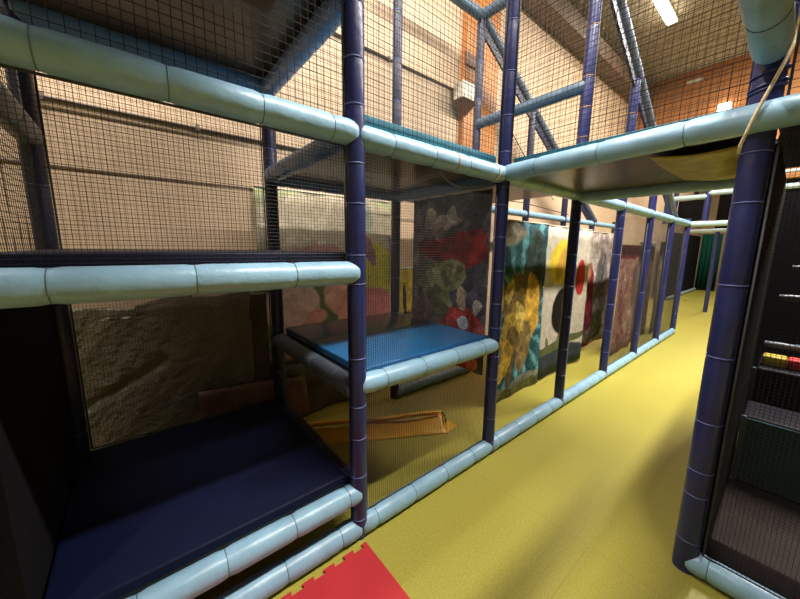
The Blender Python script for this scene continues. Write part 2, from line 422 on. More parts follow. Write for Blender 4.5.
post(2.4, S, 4.0, 'navy post at the outer corner of the dark right bay', [.6, 1.4], 'navy')

def ry(x, ya, yb, z, label, **k): return rail((x, ya, z), (x, yb, z), label, **k)
def rx(y, xa, xb, z, label, **k): return rail((xa, y, z), (xb, y, z), label, **k)
bay = ['below the dark entrance step', 'below the blue deck netting', 'in front of the teal and gold banner', 'in front of the pink-grey banner',
       'in front of the salmon banner', 'past the salmon banner, second last bay', 'in the last bay of the banner row']
for k in range(7):
    ry(0, (k-1)*S, k*S, Z_FLOOR, 'pale blue padded floor rail '+bay[k], group='padded floor rails', off=.10 if k else .2)
top_l = ['thick pale blue overhead rail above the entrance step', 'pale blue upper rail above the blue deck, with tan tie',
         'pale blue upper rail under the overhead bridge end', 'pale blue upper rail over the pink-grey banner',
         'pale blue upper rail over the salmon banner', 'pale blue upper rail over the second last banner bay', 'pale blue upper rail over the last banner bay']
for k in range(7):
    ry(0, (k-1)*S, k*S, Z_TOP+(.008 if k == 0 else 0), top_l[k], extra=[(.67, 'tie_tan'), (1.08, 'tie_white')] if k == 1 else (), off=.2)
ry(0, -S, 0, Z_STEP, 'pale blue padded rail along the front edge of the dark entrance step', off=.25)
ry(0, -S, 0, Z_MID, 'pale blue padded rail at eye level above the entrance step', off=.16, seg=.36)
ry(0, 0, S, Z_DECK, 'bright pale blue rail along the front edge of the blue deck', off=.16)
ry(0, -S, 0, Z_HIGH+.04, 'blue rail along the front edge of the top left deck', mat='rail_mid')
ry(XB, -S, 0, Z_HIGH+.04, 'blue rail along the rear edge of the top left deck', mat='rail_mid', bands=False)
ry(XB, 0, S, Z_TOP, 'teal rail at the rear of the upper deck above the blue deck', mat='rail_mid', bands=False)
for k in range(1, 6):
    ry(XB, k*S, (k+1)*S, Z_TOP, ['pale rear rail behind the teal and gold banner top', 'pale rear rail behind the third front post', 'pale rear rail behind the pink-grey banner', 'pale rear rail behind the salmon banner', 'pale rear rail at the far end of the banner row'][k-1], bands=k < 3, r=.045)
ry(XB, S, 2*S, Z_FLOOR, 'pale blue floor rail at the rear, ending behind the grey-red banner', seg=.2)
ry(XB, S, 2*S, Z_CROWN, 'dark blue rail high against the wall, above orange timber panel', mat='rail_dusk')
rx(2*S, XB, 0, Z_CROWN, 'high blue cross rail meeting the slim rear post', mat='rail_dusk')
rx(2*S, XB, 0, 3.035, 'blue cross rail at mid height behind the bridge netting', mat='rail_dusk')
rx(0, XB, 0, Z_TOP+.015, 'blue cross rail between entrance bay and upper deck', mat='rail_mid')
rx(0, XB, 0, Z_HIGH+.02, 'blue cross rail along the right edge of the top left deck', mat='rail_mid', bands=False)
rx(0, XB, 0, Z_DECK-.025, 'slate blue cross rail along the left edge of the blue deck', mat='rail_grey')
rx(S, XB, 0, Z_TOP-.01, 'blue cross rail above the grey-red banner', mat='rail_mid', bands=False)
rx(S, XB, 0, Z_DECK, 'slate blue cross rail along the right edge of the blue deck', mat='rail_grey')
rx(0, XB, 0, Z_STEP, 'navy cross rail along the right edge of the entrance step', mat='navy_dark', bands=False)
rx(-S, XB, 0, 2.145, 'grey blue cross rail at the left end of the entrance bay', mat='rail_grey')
rail((0, S, Z_TOP+.006), (2.4, S-.105, Z_TOP+.036), 'pale blue rail on the near edge of the bridge, running right past the roped post', off=.25, seg=.36)
rx(2*S, 0, 1.2, Z_TOP-.02, 'teal rail on the far edge of the overhead bridge', mat='rail', bands=False)
rx(S, 1.2, 2.4, Z_FLOOR, 'pale blue floor rail at the foot of the dark right bay', off=.08)
ry(1.2, -2.4, S-.03, 2.375, 'thick rail overhead, shaded to grey teal, tied to the roped post', mat='rail_shaded', r=.056, off=.1, seg=.45, seam='tie_dark', bands=True)

# sloping tubes
def slope(x, label):
    d = V((x, 2*S, 4.17)), V((x, 6.12, 2.13))
    o = rail(d[0], d[1], label, mat='rail_grey', bands=False, group='sloping tubes', seg=.5)
    dd = (d[1]-d[0]).normalized(); nrm = V((0, dd.z, -dd.y))
    m = MB(); vs = []
    for t in (0.05, (d[1]-d[0]).length-.1):
        for s_ in (-.012, .012):
            for q in (.04, .15): vs.append(d[0]+dd*t+nrm*q+V((s_, 0, 0)))
    m.add(vs, [(0,1,3,2),(4,6,7,5),(0,4,5,1),(2,3,7,6),(0,2,6,4),(1,5,7,3)])
    m.build('side_board', 'navy_dark', o, d[0]+dd*.004)
    return o
slope(XB, 'dark sloping tube against the pale wall, falling to the right behind the bridge')
slope(0, 'sloping tube with dark side board below the ceiling lamp')

# ------------------------------------------------------------------ decks
def deck(x0, x1, y0, y1, z, label, pads, under='ply', th=.05, group='padded decks', ins=.045):
    o = thing('play_deck', label, 'deck', ((x0+x1)/2, (y0+y1)/2, z), group)
    org = o.location
    m = MB(); m.box((x0+ins, y0+ins, z-.022), (x1-ins, y1-ins, z)); m.build('plywood_base', under, o, org)
    for (xa, xb_, ya, yb, mat) in pads:
        m = MB(); m.box((xa, ya, z+.0005), (xb_, yb, z+th), .012); m.build('deck_pad', mat, o, org)
    return o
i = .05
# entrance step
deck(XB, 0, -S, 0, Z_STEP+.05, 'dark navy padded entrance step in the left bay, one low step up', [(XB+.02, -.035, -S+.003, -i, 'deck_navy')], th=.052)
# deck at eye level in the left bay
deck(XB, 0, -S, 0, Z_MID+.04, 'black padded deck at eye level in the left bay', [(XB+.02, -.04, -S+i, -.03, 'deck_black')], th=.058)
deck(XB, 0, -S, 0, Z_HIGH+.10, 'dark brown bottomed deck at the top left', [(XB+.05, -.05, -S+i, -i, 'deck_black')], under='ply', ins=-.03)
deck(XB, 0, 0, S, Z_DECK+.02, 'glossy blue padded deck with slate wall sheen on rear half behind fine net', [(XB+.02, -.62, i, S-i, 'deck_blue_sheen'), (-.615, -.03, i, S-i, 'deck_blue')], th=.05)
deck(XB, 0, 0, S, Z_TOP+.03, 'upper deck with teal edge over the blue deck', [(XB+.05, -.03, i, S-i, 'deck_teal')], under='ply_under', th=.095)
deck(XB, 0, S, 2*S, Z_TOP+.03, 'upper deck behind the left end of the bridge', [(XB+.05, -.04, S+i, 2*S-i, 'deck_teal')], under='ply_under', th=.06)
deck(0, 1.2, S, 2*S, Z_TOP+.02, 'overhead bridge deck with teal edge across the yellow walkway', [(.05, 1.15, S+.03, 2*S-i, 'deck_teal')], under='ply_under', th=.088)
deck(1.2, 2.4, S, 2*S, Z_TOP+.03, 'dark upper deck over the right bay', [(1.25, 2.35, S+i, 2*S-i, 'deck_black')])

deck(0, 1.2, -S-.15, -.34, 2.45, 'added shade deck over the walkway, out of view above the entrance step front', [(.05, 1.15, -S-.12, -.37, 'deck_black')])  # added out of view, to keep lamp light off the left bay

deck(1.45, 2.4, -1.3, S-.05, 3.1, 'added unseen shade deck beside the thick overhead rail on the right', [(1.48, 2.35, -1.25, S-.1, 'deck_black')])  # unseen deck put in to darken the right rail and bay
deck(1.2, 2.4, S, 2*S, 3.1, 'added unseen shade deck high over the right hand frame', [(1.25, 2.35, S+i, 2*S-i, 'deck_black')])  # also unseen, added to shade what lies below on the right

# yellow sheet slung under the bridge
def fy(u, v):
    x = .80+.34*u; y = 1.30+.85*v
    z = 2.085-.035*math.sin(math.pi*u)*(.5+.5*math.sin(math.pi*v))-.010*math.sin(9*u+4*v)*math.sin(math.pi*v)-.02*u
    return (x, y, z), (0, 0, 1)
m = MB(); m.sheet(fy, 24, 20, .004); tag(m.build('vinyl_sheet', 'olive_sheet', None, (.9, 1.7, 2.06)), 'crumpled olive yellow sheet slung under the bridge beside the roped post', 'sheet')

# ------------------------------------------------------------------ nets
def net(O, U, Vv, pitch, r, label, hem=True, wob=.006, seg=5, group='safety nets', sides=3):
    O, U, Vv = V(O), V(U), V(Vv); lu, lv = U.length, Vv.length; du, dv = U/lu, Vv/lv; nn = du.cross(dv)
    ph = [random.uniform(0, 6.28) for _ in range(6)]
    def P(a, c):
        s, t = a*lu, c*lv; e = math.sin(math.pi*a)*math.sin(math.pi*c)
        w1 = wob*e*(math.sin(3.1*s*2+ph[0]+2*t)+.6*math.sin(5.3*t+ph[1]))
        w2 = wob*.8*e*math.sin(4.2*t+ph[2]+1.3*s); w3 = wob*2.2*e*(math.sin(2.3*s+ph[3])*math.cos(1.9*t+ph[4])+.6)
        return O+du*(s+w1)+dv*(t+w2)+nn*w3
    m = MB()
    nu, nv = max(2, round(lu/pitch)), max(2, round(lv/pitch))
    for q in range(nu+1): m.path([P(q/nu, k/seg) for k in range(seg+1)], r, sides)
    for q in range(nv+1): m.path([P(k/seg, q/nv) for k in range(seg+1)], r, sides)
    o = m.build('safety_net', 'net', None, O); tag(o, label, 'net', group)
    if hem:
        h = MB()
        c = [O, O+U, O+U+Vv, O+Vv, O]
        for a, b_ in zip(c[:-1], c[1:]): h.path([a, b_], .005, 6)
        h.build('border_rope', 'net_hem', o, O)
    return o
FP, CP = .0145, .031
RF, RC = .0009, .0015
# fine nets
net((-.012, -S+.05, Z_MID+.05), (0, S-.1, 0), (0, 0, Z_TOP-Z_MID-.1), FP, RF, 'fine black net over the entrance bay between the two pale rails', wob=.004)
net((-.012, .05, .11), (0, S-.1, 0), (0, 0, Z_TOP-.16), FP, RF, 'fine black net in front of the blue deck, from floor rail to upper rail', wob=.004)
net((XB-.02, -S+.05, .36), (0, S-.1, 0), (0, 0, 2.28), FP*1.15, RF, 'fine black net at the rear of the entrance bay before black plastic sheet', wob=.004)
net((1.26, S, .11), (1.1, 0, 0), (0, 0, Z_TOP-.16), FP, RF, 'fine black net closing the dark right bay', wob=.004)
for k, t in ((3, 'fine dark net hazing the salmon banner'), (4, 'fine dark net in the second last banner bay'), (5, 'fine dark net in the last banner bay')):
    net((-.012, k*S+.05, .11), (0, S-.1, 0), (0, 0, Z_TOP-.16), .02, .0012, t, wob=.002, seg=3)
# open nets above
net((-.012, -S+.05, Z_TOP+.06), (0, S-.1, 0), (0, 0, 1.3), CP, RC, 'open black net over the top left deck edge')
net((-.012, .05, Z_TOP+.06), (0, S-.1, 0), (0, 0, 1.95), CP, RC, 'open black net above the upper deck, between the two front posts')
net((.05, S, Z_TOP+.06), (1.1, 0, 0), (0, 0, 1.95), CP, RC, 'open black net on the near side of the overhead bridge')
net((.05, 2*S, Z_TOP+.06), (1.1, 0, 0), (0, 0, 1.95), CP, RC, 'open black net on the far side of the overhead bridge')
net((XB, .05, Z_TOP+.06), (0, S-.1, 0), (0, 0, 1.95), CP, RC, 'open black net at the rear of the upper deck before pale wall')
net((XB, S+.05, Z_TOP+.06), (0, S-.1, 0), (0, 0, 1.95), CP, RC, 'open black net before the orange timber panel')
net((XB+.05, 2*S, Z_TOP+.06), (S-.1, 0, 0), (0, 0, 1.95), CP, RC, 'open black net crossing from the slim rear post to the tall walkway post')
net((XB+.05, -S, 1.53), (S-.1, 0, 0), (0, 0, 1.1), CP, RC, 'open black net closing the left end of the entrance bay')
net((1.26, S, Z_TOP+.09), (1.1, 0, 0), (0, 0, 1.8), CP, RC, 'open black net above the dark right bay')

# ------------------------------------------------------------------ banners
def banner(name, label, O, U, h, mat, wave=.012, ncols=40, rod=None, group='printed cloth banners'):
    """cloth hanging from O+h, width vector U; u runs along local axis"""
    O, U = V(O), V(U); lu = U.length; du = U/lu; nn = du.cross(V((0, 0, 1)))
    def f(u, v):
        w = wave*(math.sin(7*u+1.2*v)+.5*math.sin(15*u+.8))*(1.1-v)+.004*math.sin(22*u+3*v)
        return O+du*(u*lu)+V((0, 0, v*h))+nn*w, nn
    m = MB(); m.sheet(f, ncols, 12, .003)
    o = m.build(name, mat, None, O); tag(o, label, 'banner', group)
    r = MB(); r.path([O+V((0, 0, h)), O+U+V((0, 0, h))], .007, 8)
    r.build('hem_rod', 'white', o, O)
    return o
SL = (.055, .055, .075)
hm = banner_mat('grey_red_print', SL, [
    (.42, 1.20, .50, .30, 0, (.075, .075, .095)), (.15, .55, .22, .45, 0, (.12, .10, .10)),
    (.44, .98, .36, .085, 9, (.20, .022, .018)), (.60, .90, .22, .10, 14, (.17, .018, .015)), (.22, .95, .14, .09, -10, (.10, .012, .012)),
    (.34, 1.17, .20, .055, 4, (.30, .26, .27)), (.20, 1.22, .05, .08, 0, (.36, .32, .30)), (.46, 1.22, .05, .07, 10, (.38, .36, .34)), (.30, 1.10, .08, .08, 30, (.16, .12, .14)),
    (.36, .74, .20, .13, 10, (.20, .21, .095)), (.28, .66, .13, .14, 0, (.25, .26, .13)), (.52, .75, .10, .11, -20, (.22, .23, .11)), (.36, .52, .12, .12, 0, (.16, .165, .075)), (.20, .55, .06, .2, 12, (.13, .13, .07)),
    (.15, .38, .12, .16, 0, (.13, .09, .09)), (.08, .24, .12, .10, 0, (.16, .12, .10)),
    (.60, .36, .20, .15, -10, (.32, .035, .03)), (.60, .20, .10, .24, 0, (.26, .03, .028)), (.58, .56, .055, .09, 8, (.34, .25, .17)), (.42, .26, .06, .15, 35, (.30, .10, .06)), (.74, .52, .045, .06, 0, (.36, .30, .28)),
    (.60, .36, .05, .05, 0, (.62, .52, .45)), (.72, .16, .06, .22, -8, (.5, .10, .07))], .13, .5, gain=2.7, facet=.5)
banner('cloth_banner', 'dark grey and red printed banner hanging across the bay beside the blue deck', (-.86, 1.14, .64), (.82, 0, 0), 1.38, hm, .006)
tg = banner_mat('teal_gold_print', (.05, .18, .2), [
    (-0.28, 1.74, .75, .16, 0, (.36, .34, .27)), (-0.22, 1.60, .30, .10, 12, (.30, .28, .22)), (-0.18, .05, .40, .16, -4, (.30, .23, .17)), (0.57, .06, .5, .12, 6, (.20, .22, .17)),
    (0.72, 1.38, .22, .42, 5, (.035, .06, .055)),
    (-0.08, 1.02, .27, .20, 28, (.62, .40, .04)), (-0.08, .70, .22, .13, -30, (.55, .34, .05)), (0.68, .98, .15, .36, 6, (.68, .40, .06)), (0.34, 1.05, .22, .30, 0, (.22, .15, .05)),
    (0.36, .74, .24, .20, 0, (.50, .34, .07)), (0.34, .60, .13, .20, 12, (.16, .11, .04)), (0.24, .45, .12, .25, 18, (.46, .28, .05)), (0.12, .32, .26, .10, 34, (.60, .38, .06)), (0.57, .52, .14, .30, -12, (.24, .16, .06)),
    (0.47, .88, .07, .20, 25, (.66, .50, .12)), (0.22, 1.16, .06, .14, -18, (.55, .40, .10)), (0.54, 1.28, .05, .13, 0, (.12, .10, .05)), (0.32, .30, .06, .2, -20, (.14, .10, .05)),
    (1.00, .75, .07, 1.2, 1, (.48, .42, .32))], .13, .5, 1, (.40, .85, (.025, .10, .125), (.14, .36, .42)))
banner('cloth_banner', 'teal banner with gold shapes and grey top, hung in the third bay', (-.43, 1.84, .015), (0, .93, 0), 1.86, tg, .010)
dc = banner_mat('cream_discs_print', (.50, .46, .40), [
    (.50, .14, .9, .20, 0, (.035, .05, .06)), (.50, .36, .9, .06, 3, (.10, .12, .05)), (.2, .40, .05, .12, 12, (.12, .13, .06)), (.5, .41, .05, .12, -10, (.12, .13, .06)), (.72, .40, .05, .10, 8, (.12, .13, .06)),
    (.42, 1.42, .32, .26, 25, (.66, .50, .05)), (.42, 1.38, .10, .22, -30, (.52, .30, .05)),
    (.52, .80, .25, .29, 0, (.008, .006, .006)), (.62, .88, .08, .09, 0, (.42, .22, .08)), (1.02, 1.20, .12, .24, 0, (.40, .03, .03))], .06, .22, 1, facet=.10)
banner('cloth_banner', 'cream banner with yellow, black and red discs over a dark base', (-.45, 2.775, .03), (0, 1.26, 0), 1.84, dc, .014)
pg = banner_mat('pink_grey_print', (.42, .36, .33), [
    (.22, 1.66, .10, .11, 0, (.34, .03, .04)), (.32, .40, .40, .52, -6, (.13, .018, .045)), (.42, .90, .17, .40, 4, (.20, .022, .035)), (.36, 1.18, .10, .14, 0, (.34, .14, .09)), (.30, .82, .07, .09, 20, (.46, .32, .24)),
    (.86, .85, .24, .62, 0, (.18, .17, .17)), (.84, 1.12, .12, .16, 0, (.10, .10, .10)), (.86, .30, .22, .25, 0, (.07, .10, .04)), (.80, .62, .10, .12, 0, (.28, .25, .23)), (.62, .16, .3, .12, 0, (.13, .10, .09))], .12, .4, 1)
banner('cloth_banner', 'pink-grey banner with a maroon shape and small red mark', (-.60, 4.12, .09), (0, 1.25, 0), 1.78, pg, .016)
sr = banner_mat('salmon_print', (.38, .20, .17), [
    (.45, 1.58, .8, .13, 2, (.25, .02, .028)), (.46, .55, .55, .62, 0, (.40, .20, .16)), (.25, .70, .12, .3, 15, (.30, .10, .10)), (.66, .50, .10, .45, -12, (.46, .30, .25)), (.78, 1.0, .12, .35, 0, (.18, .11, .10)), (.4, .2, .25, .14, 0, (.30, .12, .10)), (.3, 1.12, .10, .1, 0, (.46, .28, .22))], .12, .4, 1)
banner('cloth_banner', 'salmon banner with dark red band along its top', (-.24, 4.58, .02), (0, .86, 0), 1.66, sr, .012)
dm = banner_mat('dark_maroon_print', (.15, .12, .11), [
    (.5, .8, .25, .6, -8, (.22, .05, .05)), (.25, .9, .12, .5, 6, (.26, .20, .17)), (.8, .6, .15, .5, 0, (.10, .07, .06)), (.55, 1.3, .14, .2, 0, (.30, .16, .12)), (.4, .3, .3, .15, 0, (.30, .26, .22))], .14, .45, 1)
banner('cloth_banner', 'dim maroon and grey banner in the second last bay', (-.30, 5.62, .03), (0, .95, 0), 1.72, dm, .012)
bg = banner_mat('brown_grey_print', (.14, .12, .10), [
    (.3, .9, .15, .5, 8, (.24, .20, .16)), (.6, .7, .2, .5, -6, (.10, .06, .05)), (.5, 1.35, .2, .15, 0, (.2, .14, .1))], .14, .45, 1)
banner('cloth_banner', 'dim brown banner in the last bay at the end of the row', (-.24, 6.62, .03), (0, .55, 0), 1.74, bg, .012)
gp = banner_mat('green_pink_print', (.36, .38, .22), [
    (.8, 1.25, .9, .36, 0, (.46, .40, .30)), (1.20, .72, .34, .44, 0, (.50, .46, .05)), (.10, .40, .10, .55, 0, (.16, .20, .08)),
    (.62, .42, .24, .40, 0, (.14, .17, .09)), (.30, .54, .27, .27, 0, (.62, .42, .36)), (.34, .16, .34, .16, 6, (.60, .40, .34)), (.52, .40, .12, .09, 30, (.58, .26, .23)),
    (.84, .62, .22, .22, 0, (.62, .34, .26)), (.86, .40, .10, .24, -12, (.60, .27, .22)), (1.20, .46, .30, .20, 0, (.60, .20, .18)), (.74, .20, .18, .12, 10, (.58, .24, .2)),
    (.56, 1.02, .30, .10, 0, (.42, .22, .20)), (1.16, 1.06, .07, .17, 20, (.26, .14, .16)), (1.12, 1.42, .07, .18, 12, (.30, .32, .26)), (.42, .92, .12, .08, 0, (.22, .26, .16)), (.05, .16, .06, .06, 0, (.3, .4, .2))], .09, .2, 1, facet=.14)
banner('cloth_banner', 'pale green banner with soft pink and yellow patches on the left wall', (WALLX+.035, -.02, .50), (0, 1.45, 0), 1.60, gp, .004)
yb = banner_mat('yellow_black_print', (.50, .36, .04), [
    (.10, .16, .03, .22, 4, (.03, .025, .02)), (.24, .14, .03, .20, -4, (.03, .025, .02)), (.38, .16, .03, .22, 6, (.03, .025, .02)), (.52, .13, .03, .20, 0, (.03, .025, .02))], .04, .25, 1)
banner('cloth_banner', 'small yellow banner with black stripes on the wall behind the blue deck', (WALLX+.035, 1.55, .80), (0, .62, 0), .56, yb, .003)
# ------------------------------------------------------------------ wall things
def tarp(u, v):
    y = -1.28+1.16*u; z = .10+(1.09-.0*u)*v+.05*u*v
    w = .008*math.sin(5*u+4*v)+.0028*math.sin(23*u-19*v)+.0018*math.sin(41*v+28*u)+.0015*math.sin(57*u-33*v)-.02*math.exp(-((v-.35-.5*u)/.03)**2)*(u < .5)
    if v > .92: z += .02*math.sin(14*u)-.03*(u < .35)*(1-u)
    return (-1.47+w-.03*v, y, z), (1, 0, 0)
m = MB(); m.sheet(tarp, 70, 60, .003); tag(m.build('plastic_sheet', 'tarp', None, (-1.47, -.7, .1)), 'creased black plastic sheet hung behind the entrance step', 'sheet')
m = MB(); m.box((-1.53, -.115, 0), (-1.47, .0, 1.20)); tag(m.build('wooden_board', 'board', None, (-1.5, -.07, 0)), 'tall brown board standing between black plastic sheet and green banner', 'board')
def gs(u, v):
    y = .02+1.0*u; z = .0+.52*v*(1-.25*u)
    w = .02*math.sin(8*u+6*v)+.012*math.sin(19*u-9*v)
    return (-1.43+w-.10*v, y, z+.012), (1, 0, 0)
m = MB(); m.sheet(gs, 30, 20, .003); tag(m.build('plastic_sheet', 'tarp_grey', None, (-1.43, .5, 0)), 'crumpled grey plastic sheet on the floor under the green banner', 'sheet')
def cs(u, v):
    y = -.56+.85*u; z = .06+.43*v-.08*u*v
    return (-1.31-.10*v+.012*math.sin(9*u), y, z), (1, 0, 0)
m = MB(); m.sheet(cs, 20, 8, .005); tag(m.build('card_sheet', 'card', None, (-1.36, -.1, .0)), 'reddish brown card leaning behind the right rear of the entrance step', 'card')

for y0, y1, z, l in ((-4.8, .55, 2.47, 'thin brown conduit running along the wall over the entrance bay'), (-.6, 2.50, 3.555, 'thin brown conduit high on the wall, ending at orange timber'),
                     (-4.8, .3, 2.08, 'faint lower conduit along the wall behind entrance netting')):
    m = MB(); m.path([(WALLX+(.0135 if z > 2.2 else .005), y0, z), (WALLX+(.0135 if z > 2.2 else .005), y1, z)], .012 if z > 2.2 else .0035, 10); o = m.build('conduit', 'conduit', None, (WALLX, y0, z)); tag(o, l, 'pipe')
    for k in range(int((y1-y0)/.8) if z > 2.2 else 0):
        m = MB(); m.box((WALLX+.0005, y0+.4+.8*k, z-.02), (WALLX+.030, y0+.425+.8*k, z+.02)); m.build('pipe_clip', 'conduit', o, (WALLX, y0, z))
m = MB(); m.box((WALLX+.001, 2.56, 0), (WALLX+.07, 3.25, 5.0)); o = m.build('timber_panel', 'timber', None, (WALLX, 2.9, 2.0)); tag(o, 'upright orange timber panel on the left wall behind the slim post', 'panel')
m = MB(); m.box((WALLX+.07, 2.54, 3.86), (WALLX+.10, 2.90, 4.0)); m.build('batten', 'timber_dark', o, (WALLX, 2.9, 2.0))
o = thing('wall_shelf', 'white box shelf with dark underside fixed on the orange timber panel', 'shelf', (WALLX+.07, 2.62, 3.36))
m = MB(); m.box((WALLX+.071, 2.36, 3.40), (WALLX+.22, 2.66, 3.58)); m.build('shelf_box', 'white', o, o.location)
m = MB(); m.add([(WALLX+.071, 2.38, 3.399), (WALLX+.21, 2.38, 3.399), (WALLX+.21, 2.64, 3.399), (WALLX+.071, 2.64, 3.399), (WALLX+.071, 2.46, 3.27), (WALLX+.071, 2.60, 3.27)], [(0,1,2,3),(0,4,1),(1,4,5,2),(2,5,3),(0,3,5,4)]); m.build('bracket', 'timber_dark', o, o.location)
m = MB(); m.path([(WALLX+.03, 3.0, 3.5), (WALLX+.03, 3.6, 3.42), (WALLX+.03, 4.3, 2.95), (WALLX+.03, 5.2, 2.50)], .006, 6); tag(m.build('cable', 'black', None, (WALLX, 4, 3)), 'thin dark cable drooping along the pale wall right of the timber panel', 'cable')
m = MB(); m.path([(-1.26, 1.3, 2.30), (-1.3, 2.4, 2.25), (-1.26, 3.6, 2.27), (-1.3, 5.2, 2.22)], .006, 6); tag(m.build('cable', 'black', None, (-1.28, 3, 2.2)), 'dark cable sagging above the rear rail behind the banners', 'cable')

# loose cord under the upper deck rail
m = MB(); m.path([(-.05, .62, 2.045), (-.05, .70, 2.00), (-.06, .80, 1.985), (-.05, .92, 2.0), (-.05, 1.05, 2.035)], .006, 6); tag(m.build('cord', 'grey_steel', None, (-.05, .8, 2.0)), 'short grey cord looping below the upper rail above the blue deck', 'cord')

# ------------------------------------------------------------------ floor things
# red jigsaw mat
def mat_outline(x0, y0, x1, y1):
    pts = []; n = 9
    pts.append((x0, y0))
    pts += [(x1, y0)]
    pts += [(x1, y1), (x0, y1)]
    step = (y1-y0)/n
    for k in range(n):                       # toothed edge on the frame side, from y1 back to y0
        a = y1-k*step
        pts += [(x0, a-step*.28), (x0+.022, a-step*.22), (x0+.022, a-step*.78), (x0, a-step*.72)]
    return pts
m = MB(); m.prism(mat_outline(.075, -1.0, 1.075, -.005), .001, .013); tag(m.build('foam_mat', 'redmat', None, (.57, -.5, 0)), 'red foam jigsaw mat on the floor at the foot of the entrance step', 'mat')
# orange folded vinyl
o = thing('folded_vinyl_cover', 'orange yellow folded vinyl cover lying on the floor under the blue deck', 'cover', (-.75, .7, 0))
A, Bq = V((-1.06, .06, 0)), V((-.47, 1.20, 0)); dd = (Bq-A).normalized(); sd = V((dd.y, -dd.x, 0)); L_ = (Bq-A).length
def fold(u, v):
    w = (v-.5)*.24*(.75+.25*u)
    h = .095*(1-abs(v-.42)*1.9)+.012*math.sin(12*u+5*v) if .0 < v < 1 else .004
    h = max(h, .006)
    return A+dd*(u*L_)+sd*w+V((0, 0, h)), V((0, 0, 1))
m = MB(); m.sheet(fold, 24, 10, .004); m.build('folded_body', 'orange_vinyl', o, o.location)
m = MB(); m.sheet(lambda u, v: (A+dd*(u*L_*.98)+sd*(-.10+.10*v)+V((0, 0, .055+.085*math.sin(math.pi*v*.62)+.008*math.sin(9*u))), V((0, 0, 1))), 20, 6, .004); m.build('top_flap', 'orange_vinyl', o, o.location)
m = MB(); e = Bq
vs = [e+sd*.10+V((0,0,.003)), e+sd*.02+dd*.13+V((0,0,.003)), e-sd*.06+V((0,0,.003)), e+sd*.02+V((0,0,.085))]
m.add(vs, [(0,2,1),(0,1,3),(1,2,3),(2,0,3)]); m.build('end_flap', 'orange_vinyl', o, o.location)
m = MB(); m.path([e-sd*.10+V((0,0,.01)), e-sd*.06+V((0,0,.10)), e+V((0,0,.115)), e+sd*.05+V((0,0,.07))], .005, 6); m.build('elastic_loop', 'black', o, o.location)

# ------------------------------------------------------------------ right bay
m = MB(); m.box((1.266, 1.28, .001), (2.38, 1.985, .17), .015); tag(m.build('floor_pad', 'brownpad', None, (1.8, 1.6, 0)), 'brownish floor pad behind the net at the foot of the right bay', 'pad')
m = MB(); m.box((1.275, 2.0, .001), (2.38, 2.34, .595), .015); o = m.build('step_block', 'purplepad', None, (1.8, 2.2, 0)); tag(o, 'dark foam step with a teal front face in the right bay', 'step')
m = MB(); m.box((1.278, 1.988, .172), (2.38, 1.999, .585)); m.build('front_cover', 'tealpad', o, (1.8, 2.2, 0))
m = MB(); m.box((1.285, 2.46, .001), (2.38, 3.0, .80), .015); tag(m.build('step_block', 'purplepad', None, (1.8, 2.7, 0)), 'dark purple foam step behind the teal step', 'step')
m = MB(); m.box((1.275, 1.97, .17), (1.295, 1.995, .60)); tag(m.build('edge_strip', 'rail_grey', None, (1.28, 2, .17)), 'thin grey strip at the left edge of the teal step', 'strip')
m = MB(); m.box((1.265, 2.43, .5), (1.285, 2.455, .80)); tag(m.build('edge_strip', 'rail_grey', None, (1.27, 2.44, .5)), 'thin grey strip at the left edge of the purple step', 'strip')
m = MB(); m.box((1.30, 2.55, .801), (1.415, 2.66, .875), .012); tag(m.build('foam_block', 'yellow', None, (1.35, 2.6, .8)), 'small yellow foam block on the purple step', 'block')
m = MB(); m.box((1.418, 2.55, .801), (1.56, 2.66, .875), .012); tag(m.build('foam_block', 'red', None, (1.5, 2.6, .8)), 'small red foam block on the purple step', 'block')
rx(2.75, 1.29, 2.38, .925, 'slim grey rail behind the yellow and red foam blocks', mat='rail_grey', r=.022, bands=False)
rx(2.47, 1.32, 2.38, 1.30, 'slim grey rail above the foam blocks in the right bay', mat='rail_grey', r=.02, bands=False)
rx(2.47, 1.35, 2.38, 1.50, 'upper slim grey rail in the dark right bay', mat='rail_grey', r=.014, bands=False)
m = MB(); m.box((1.15, 3.505, 0), (2.5, 3.56, 2.1)); tag(m.build('wall_pad', 'black', None, (1.9, 3.5, 0)), 'black padded panel closing the back of the right bay', 'panel')
m = MB(); m.box((1.185, 2.448, 0), (1.235, 3.5, 2.1)); tag(m.build('wall_pad', 'black', None, (1.2, 3, 0)), 'black padded panel along the walkway behind the roped post', 'panel')
m = MB(); m.box((2.45, 1.2, 0), (2.5, 3.5, 2.1)); tag(m.build('wall_pad', 'black', None, (2.47, 2.3, 0)), 'black padded panel on the outer side of the right bay', 'panel')
m = MB(); m.box((XB+.05, -S-.055, .0), (-.05, -S-.005, 1.46)); tag(m.build('wall_pad', 'black', None, (-.6, -S, 0)), 'black padded panel at the left end of the entrance step', 'panel')

m = MB(); m.box((1.212, 1.262, .0), (1.262, 2.352, 2.04)); tag(m.build('wall_pad', 'black', None, (1.2, 1.8, 0)), 'black padded panel between the roped post and the dark post behind it', 'panel')

